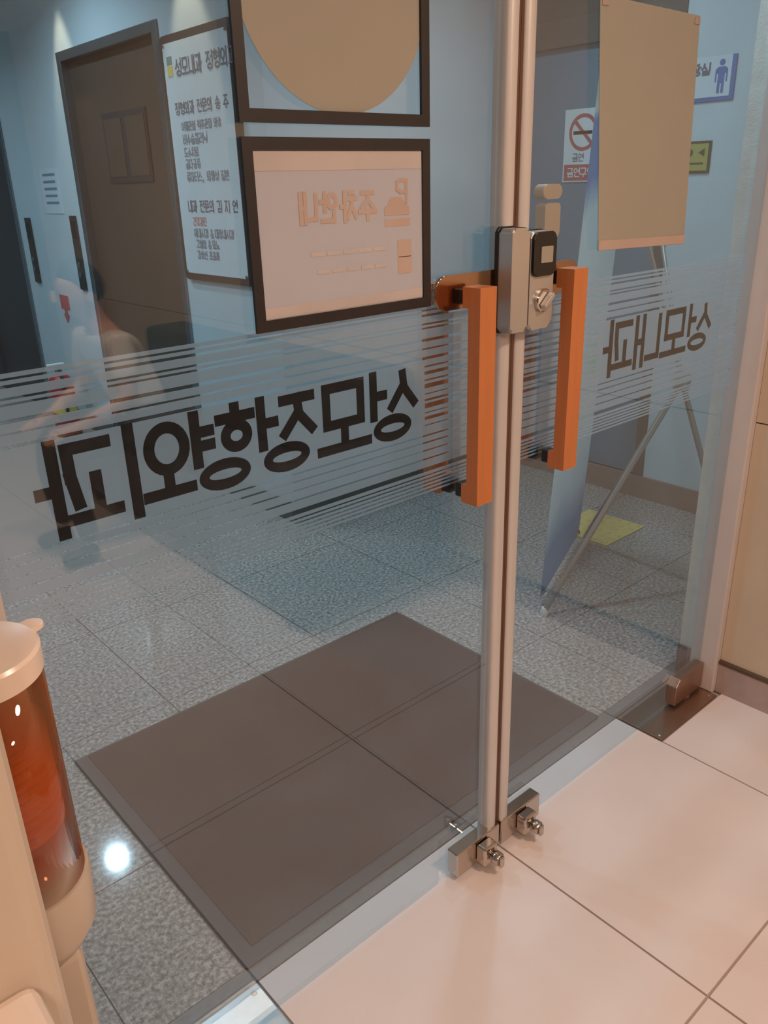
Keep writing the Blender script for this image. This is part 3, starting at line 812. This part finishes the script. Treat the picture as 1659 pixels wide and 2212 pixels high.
door2 = empty('door_2', (2.14, 1.0, 0)); struct(door2, 'right leaf of frosted glass double door with keypad lock and taped notice', 'door')
box('glass_pane', (1.208, GY0, .012), (2.143, GY1, 2.10), M['glass'], door2)
film_stripes(door2, 1.222, 2.118, 1.492, 1.992)
letters(door2, '성모내과', 1.975, .1165, 1.093, .112, .0145)
stile(door2, 1.192, 1.221)
handle(door2, 1.288, 1.330, .950, 1.342)
handle(door2, 1.288, 1.330, .950, 1.342, side=1)['label'] = 'orange outer handle behind the frosted film'
bottom_lock(door2, 1.186, 1.332, 1.262)
patch(door2, 1.985, 2.143)
for x0, d in ((1.1775, door1), (1.1850, door2)):
    box('brush_seal', (x0, .988, .06), (x0 + .0066, 1.01, 2.09), M['gasket'], d)

# ---- keypad lock, bronze back plate
def slab(name, x0, x1, z0, z1, y0, y1, r, mat, parent, bevel=.002):
    return prism(name, rrect(x1 - x0, z1 - z0, r), ((x0 + x1) / 2, y1, (z0 + z1) / 2), (1, 0, 0), (0, 0, 1), y1 - y0, mat, parent, bevel)
slab('back_plate', .982, 1.181, 1.294, 1.352, .9865, .9935, .028, M['bronze'], door1)
slab('back_plate', 1.188, 1.378, 1.294, 1.352, .9865, .9935, .028, M['bronze'], door2)
lk = slab('lock_case', 1.131, 1.178, 1.243, 1.420, .948, .9785, .008, M['satin'], door1, .005)
slab('lock_gasket', 1.129, 1.180, 1.240, 1.423, .9787, .9860, .009, M['black'], lk)
kl = slab('keypad_lock', 1.190, 1.258, 1.240, 1.412, .955, .9785, .012, M['satin'], door2, .004)
slab('lock_gasket', 1.188, 1.260, 1.238, 1.414, .9787, .9860, .013, M['black'], kl)
slab('keypad_cover', 1.192, 1.256, 1.335, 1.411, .949, .9548, .012, M['black'], kl)
slab('sticker', 1.212, 1.245, 1.358, 1.386, .9478, .9489, .002, M['paper_cream'], kl, 0)
lathe('thumb_turn', [(.019, -.008), (.021, -.006), (.021, 0)], (1.226, .9547, 1.292), M['chrome'], kl, n=32, axis='Y')
prism('turn_grip', [(-.017, -.005), (.017, -.005), (.017, .005), (-.017, .005)], (1.226, .9466, 1.292), (.766, 0, .643), (-.643, 0, .766), .012, M['satin'], kl, bevel=.002)
slab('outer_keypad', 1.292, 1.338, 1.395, 1.455, GY1 + .0006, 1.03, .006, M['beige'], door2)
slab('outer_hood', 1.285, 1.341, 1.462, 1.488, GY1 + .0006, 1.03, .012, M['beige'], door2)

# ---- floor hinge covers
hc = empty('floor_hinge_cover', (2.0, 1.0, 0)); tag(hc, 'dark bronze floor hinge cover plate under the right door corner', 'hinge cover', group='floor hinge covers')
box('cover_plate', (1.830, .928, -.004), (2.144, 1.074, .002), M['darkplate'], hc, bevel=.0008)
lathe('pivot', [(.016, .002), (.016, .0118)], (2.08, 1.0, 0), M['chrome'], hc, n=24)
for xx in (1.845, 2.128): lathe('screw', [(.005, .002), (.004, .0032)], (xx, .945, 0), M['chrome'], hc, n=14)
hc2 = empty('floor_hinge_cover', (.4, 1.0, 0)); tag(hc2, 'bright stainless floor hinge cover plate at the bottom left door corner', 'hinge cover', group='floor hinge covers')
box('cover_plate', (.226, .928, -.004), (.553, 1.074, .002), M['steel'], hc2, bevel=.0008)
lathe('pivot', [(.016, .002), (.016, .0118)], (.32, 1.0, 0), M['chrome'], hc2, n=24)
for xx in (.245, .536): lathe('screw', [(.006, .002), (.005, .0034)], (xx, 1.058, 0), M['darkplate'], hc2, n=14)

# ================================================================== POSTERS ON THE GLASS
def frame_parts(parent, x0, x1, z0, z1, t):
    y0, y1 = .9885, .9936
    box('frame_rail', (x0, y0, z0), (x1, y1, z0 + t), M['blackframe'], parent)
    box('frame_rail', (x0, y0, z1 - t), (x1, y1, z1), M['blackframe'], parent)
    box('frame_stile', (x0, y0, z0 + t), (x0 + t, y1, z1 - t), M['blackframe'], parent)
    box('frame_stile', (x1 - t, y0, z0 + t), (x1, y1, z1 - t), M['blackframe'], parent)
p1 = empty('framed_poster', (.803, .99, 1.75)); tag(p1, 'black framed poster with large beige disc, upper one on the left glass', 'poster')
frame_parts(p1, .632, .975, 1.577, 1.925, .0165)
bm = bmesh.new(); vs = []; zc, xc, R = 1.757, .806, .167
for i in range(80):
    a = 2 * math.pi * i / 80
    x = min(max(xc + R * math.cos(a), .6488), .9582); vs.append((x, zc + R * math.sin(a)))
prism('paper_disc', [(a - xc, b - zc) for a, b in vs], (xc, .9932, zc), (1, 0, 0), (0, 0, 1), .0006, M['paper_cream'], p1)
p2 = empty('framed_poster', (.803, .99, 1.43)); tag(p2, 'black framed parking notice seen from behind with mirrored Korean heading, lower one', 'poster')
frame_parts(p2, .632, .975, 1.306, 1.560, .0160)
box('sheet', (.648, .9915, 1.322), (.959, .9930, 1.544), M['paper_white'], p2)
yq = .9910
box('print_band', (.649, yq, 1.518), (.958, .9914, 1.543), M['print_grey'], p2)
box('print_band', (.649, yq, 1.323), (.958, .9914, 1.338), M['print_grey'], p2)
text_mesh('heading', '주차안내', (.862, yq, 1.448), (-1, 0, 0), (0, 0, 1), .040, .0065, M['print_pink'], p2, adv=.92, wid=.82)
text_mesh('letter_p', 'P', (.930, yq, 1.470), (-1, 0, 0), (0, 0, 1), .032, .0055, M['print_pink'], p2)
prism('car_icon', [(-.026, 0), (.026, 0), (.026, .012), (.018, .014), (.010, .026), (-.012, .026), (-.020, .014), (-.026, .012)], (.905, yq + .0004, 1.452), (1, 0, 0), (0, 0, 1), .0004, M['print_pink'], p2)
box('icon_bar', (.880, yq, 1.436), (.932, .9914, 1.447), M['print_pink'], p2)
for zz, a, b in ((1.402, .735, .885), (1.377, .745, .885)):
    x = a
    for k in range(5):
        wd = (b - a) / 5 - .006
        box('print_line', (x, yq, zz), (x + wd, .9914, zz + .006), M['print_grey'], p2); x += wd + .006
for zz in (1.395, 1.370):
    slab('icon_square', .905, .935, zz - .006, zz + .020, yq, .9914, .003, M['print_pink'], p2, 0)

# ---- big notice sheet on the right glass
ns2 = empty('paper_notice', (1.6, .99, 1.58)); tag(ns2, 'large blank cream paper notice taped to the right glass', 'notice')
q = [(1.448, 1.361), (1.776, 1.353), (1.747, 1.794), (1.402, 1.797)]
prism('sheet', [(a - 1.6, b - 1.58) for a, b in q], (1.6, .9932, 1.58), (1, 0, 0), (0, 0, 1), .0012, M['paper_cream'], ns2)
prism('bottom_sleeve', [(a - 1.6, b - 1.58) for a, b in ((1.4475, 1.3615), (1.7755, 1.3535), (1.7745, 1.372), (1.446, 1.380))], (1.6, .9916, 1.58), (1, 0, 0), (0, 0, 1), .0006, M['print_pink'], ns2)
for (a, b) in ((1.737, 1.784), (1.418, 1.787)):
    box('tape', (a - .010, .9906, b - .006), (a + .010, .9918, b + .006), M['marble'], ns2)

# ================================================================== WATER DISPENSER AND CUP TUBE
wd = empty('water_dispenser', (-.08, .33, 0)); tag(wd, 'beige water dispenser at the lower left corner of the picture', 'water dispenser')
box('back_body', (-.25, .432, 0), (.087, .512, 1.34), M['beige'], wd, bevel=.016, seg=4)
box('base_cabinet', (-.25, .16, 0), (.068, .4315, 1.04), M['pinkbeige'], wd, bevel=.010, seg=3)
box('tray_insert', (-.20, .20, 1.0402), (.02, .38, 1.044), M['black'], wd, bevel=.002)
ct = empty('cup_dispenser', (.101, .562, .8)); tag(ct, 'amber tube paper cup dispenser with cream cap beside the water dispenser', 'cup dispenser')
cx, cy = .101, .562
lathe('cap', [(.042, -.004), (.0462, -.003), (.0466, .014), (.0445, .0165), (.030, .0180), (.002, .0187)], (cx, cy, 1.188), M['cappl'], ct, n=56)
prism('cap_tab', rrect(.022, .016, .006), (cx + .0445, cy + .012, 1.200), (.97, .24, 0), (-.24, .97, 0), .004, M['cappl'], ct, bevel=.001)
# hollow amber tube
bm = bmesh.new(); n = 56; rr_ = []
for r, h in ((.045, 1.0), (.045, 1.1845), (.0432, 1.1845), (.0432, 1.0)):
    rr_.append([bm.verts.new((r * math.cos(2 * math.pi * i / n), r * math.sin(2 * math.pi * i / n), h - 1.0)) for i in range(n)])
for k in range(4):
    a, b = rr_[k], rr_[(k + 1) % 4]
    for i in range(n):
        j = (i + 1) % n; bm.faces.new((a[i], a[j], b[j], b[i]))
link('amber_tube', finish(bm, 'amber_tube', True), M['amber'], ct, rel((cx, cy, 1.0), ct))
lathe('base_cup', [(.026, .928), (.036, .932), (.046, .95), (.048, .99), (.0475, 1.000), (.0430, 1.0005)], (cx, cy, 0), M['beige'], ct, n=56)
box('mount_column', (cx - .020, cy - .030, .60), (cx + .022, cy + .020, .927), M['beige'], ct, bevel=.005)
box('mount_arm', (.06, .5125, 1.02), (.085, .532, 1.10), M['beige'], ct, bevel=.003)
prof = [(.028, 1.002)]
for k in range(11):
    z = 1.050 + .0085 * k
    prof += [(.0365, z), (.0388, z + .002), (.0388, z + .0035), (.0372, z + .0045)]
lathe('cup_stack', prof + [(.030, 1.142)], (cx, cy, 0), M['cups'], ct, n=40)

# ================================================================== SOFA AND SEATED PERSON (seen only as reflections in the glass)
M['sofa'] = plain('dark_navy_vinyl', (40, 46, 54), 0.5)
M['skin'] = plain('skin', (206, 158, 130), 0.55, var=0.04)
M['tee'] = plain('white_tee', (228, 222, 216), 0.8, var=0.03)
M['hair'] = plain('black_hair', (28, 25, 25), 0.5)
M['trousers'] = plain('dark_trousers', (44, 46, 54), 0.8)
sf = empty('sofa', (1.80, -1.1, 0)); tag(sf, 'dark vinyl waiting sofa along the beige wall, mirrored in the glass', 'sofa')
box('seat', (1.44, -2.08, .08), (2.05, -.27, .43), M['sofa'], sf, bevel=.03, seg=3)
box('backrest', (1.90, -2.08, .432), (2.155, -.27, .84), M['sofa'], sf, bevel=.04, seg=3)
box('armrest', (1.43, -.268, .02), (2.155, -.13, .62), M['sofa'], sf, bevel=.03, seg=3)
box('armrest', (1.43, -2.22, .02), (2.155, -2.082, .62), M['sofa'], sf, bevel=.03, seg=3)
for xx in (1.50, 2.08):
    for yy in (-2.0, -.4): lathe('foot', [(.02, 0), (.025, .08)], (xx, yy, 0), M['black'], sf, n=16)

def skinned(name, chains, mat, parent, root):
    """chains: lists of (point, radius); equal points are welded; grown with Skin + Subdivision"""
    verts, rad, edges, idx = [], [], [], {}
    def vid(p, r):
        k = tuple(round(c, 4) for c in p)
        if k not in idx: idx[k] = len(verts); verts.append(Vector(p) - root); rad.append(r)
        return idx[k]
    for ch in chains:
        ids = [vid(p, r) for p, r in ch]
        edges += [(a, b) for a, b in zip(ids, ids[1:])]
    me = bpy.data.meshes.new(name); me.from_pydata([tuple(v) for v in verts], edges, [])
    o = link(name, me, mat, parent, rel(root, parent))
    sk = o.modifiers.new('skin', 'SKIN'); sk.use_smooth_shade = True
    for i, v in enumerate(me.skin_vertices[0].data):
        v.radius = (rad[i], rad[i]); v.use_root = (i == 0)
    sb = o.modifiers.new('subsurf', 'SUBSURF'); sb.levels = 2; sb.render_levels = 2
    return o
PX, PY = 1.56, -1.42     # hips; the person faces -x and leans forward
def P(fx, sy, z):
    k = max(0.0, z - .56)
    return (PX - fx - k * .28, PY + sy, z - k * .10)
person = empty('person', (PX, PY, .43)); tag(person, 'person in white t-shirt seated on the dark sofa, mirrored in the glass', 'person')
arms, sleeves, legs = [], [], []
for sg in (1, -1):
    sh, el, wr = P(.05, .17 * sg, .94), P(.14, .22 * sg, .70), P(.36, .15 * sg, .60)
    pal = P(.43, .135 * sg, .585)
    arms += [[(P(.02, 0, .95), .062), (sh, .052), (P(.09, .20 * sg, .82), .042), (el, .038), (P(.25, .19 * sg, .655), .034), (wr, .026), (pal, .030)]]
    for k, (dy, ln) in enumerate(((-.030, .060), (-.011, .072), (.009, .070), (.028, .055))):
        b0 = P(.445, .135 * sg + dy, .580); b1 = P(.445 + ln * .5, .135 * sg + dy * 1.1, .572); b2 = P(.445 + ln, .135 * sg + dy * 1.1, .548)
        arms += [[(pal, .030), (b0, .010), (b1, .009), (b2, .008)]]
    arms += [[(pal, .030), (P(.43, (.135 - .045) * sg, .590), .011), (P(.465, (.135 - .062) * sg, .580), .009)]]
    sleeves += [[(P(.02, 0, .93), .105), (P(.05, .165 * sg, .935), .072), (P(.085, .195 * sg, .84), .064), (P(.105, .208 * sg, .775), .062)]]
    kn, an = P(.42, .13 * sg, .50), P(.40, .14 * sg, .09)
    legs += [[(P(0, 0, .53), .115), (P(.02, .09 * sg, .52), .092), (P(.22, .12 * sg, .52), .080), (kn, .062), (P(.43, .135 * sg, .32), .054), (an, .044)]]
body = skinned('body', [[(P(0, 0, .56), .10), (P(.01, 0, .75), .10), (P(.02, 0, .95), .062), (P(.035, 0, 1.03), .048), (P(.05, 0, 1.09), .062), (P(.06, 0, 1.16), .088), (P(.055, 0, 1.23), .080), (P(.05, 0, 1.27), .050)]] + arms, M['skin'], person, Vector((PX, PY, .43)))
skinned('t_shirt', [[(P(0, 0, .54), .128), (P(.005, 0, .68), .122), (P(.015, 0, .82), .124), (P(.02, 0, .93), .105), (P(.03, 0, .985), .060)]] + sleeves, M['tee'], person, Vector((PX, PY, .43)))
skinned('trousers', legs, M['trousers'], person, Vector((PX, PY, .43)))
for sg in (1, -1):
    skinned('shoe', [[(P(.37, .14 * sg, .045), .040), (P(.45, .142 * sg, .042), .040), (P(.54, .146 * sg, .034), .032)]], M['black'], person, Vector((PX, PY, .43)))
skinned('hair', [[(P(.0, 0, 1.12), .070), (P(.015, 0, 1.20), .098), (P(.04, 0, 1.265), .086), (P(.085, 0, 1.285), .050)]], M['hair'], person, Vector((PX, PY, .43)))
prism('nose', [(-.012, 0), (.012, 0), (0, .045)], P(.158, 0, 1.145), (0, 1, 0), (0, 0, 1), -.018, M['skin'], person)
for sg in (1, -1):
    lathe('eye', [(.010, -.003), (.006, .003)], P(.143, .032 * sg, 1.185), M['hair'], person, n=12, axis='X')
    lathe('ear', [(.022, -.008), (.018, .008)], P(.045, .092 * sg, 1.16), M['skin'], person, n=14, axis='Y')
box('mouth', P(.145, -.022, 1.112), P(.150, .022, 1.120), M['redsign'], person)

# ================================================================== CEILING LAMPS
def ceiling_lamp(x, y, z, r, mat, label, group):
    e = empty('ceiling_light', (x, y, z)); tag(e, label, 'ceiling light', group=group)
    lathe('rim', [(r, -.012), (r + .012, -.010), (r + .014, -.0005)], (x, y, z), M['white'], e, n=36)
    lathe('diffuser', [(r - .004, -.016), (r - .002, -.0125)], (x, y, z), mat, e, n=36)
for i, (x, y, p) in enumerate(INSIDE_LAMPS):
    ceiling_lamp(x, y, INSIDE_CEIL, .14, M['lampw'], 'round warm ceiling light inside the clinic', 'warm clinic ceiling lights')
for i, (x, y, p) in enumerate(LOBBY_LAMPS):
    ceiling_lamp(x, y, LOBBY_CEIL, .05, M['lampc'], 'round cool white lobby downlight', 'lobby downlights')
for i, (x, y, p) in enumerate(WALL_LAMPS):
    ceiling_lamp(x, y, LOBBY_CEIL, .03, M['lampw'], 'small warm downlight close to the lift wall', 'lift wall downlights')

try:
    SC.cycles.transparent_max_bounces = 24
except Exception:
    pass
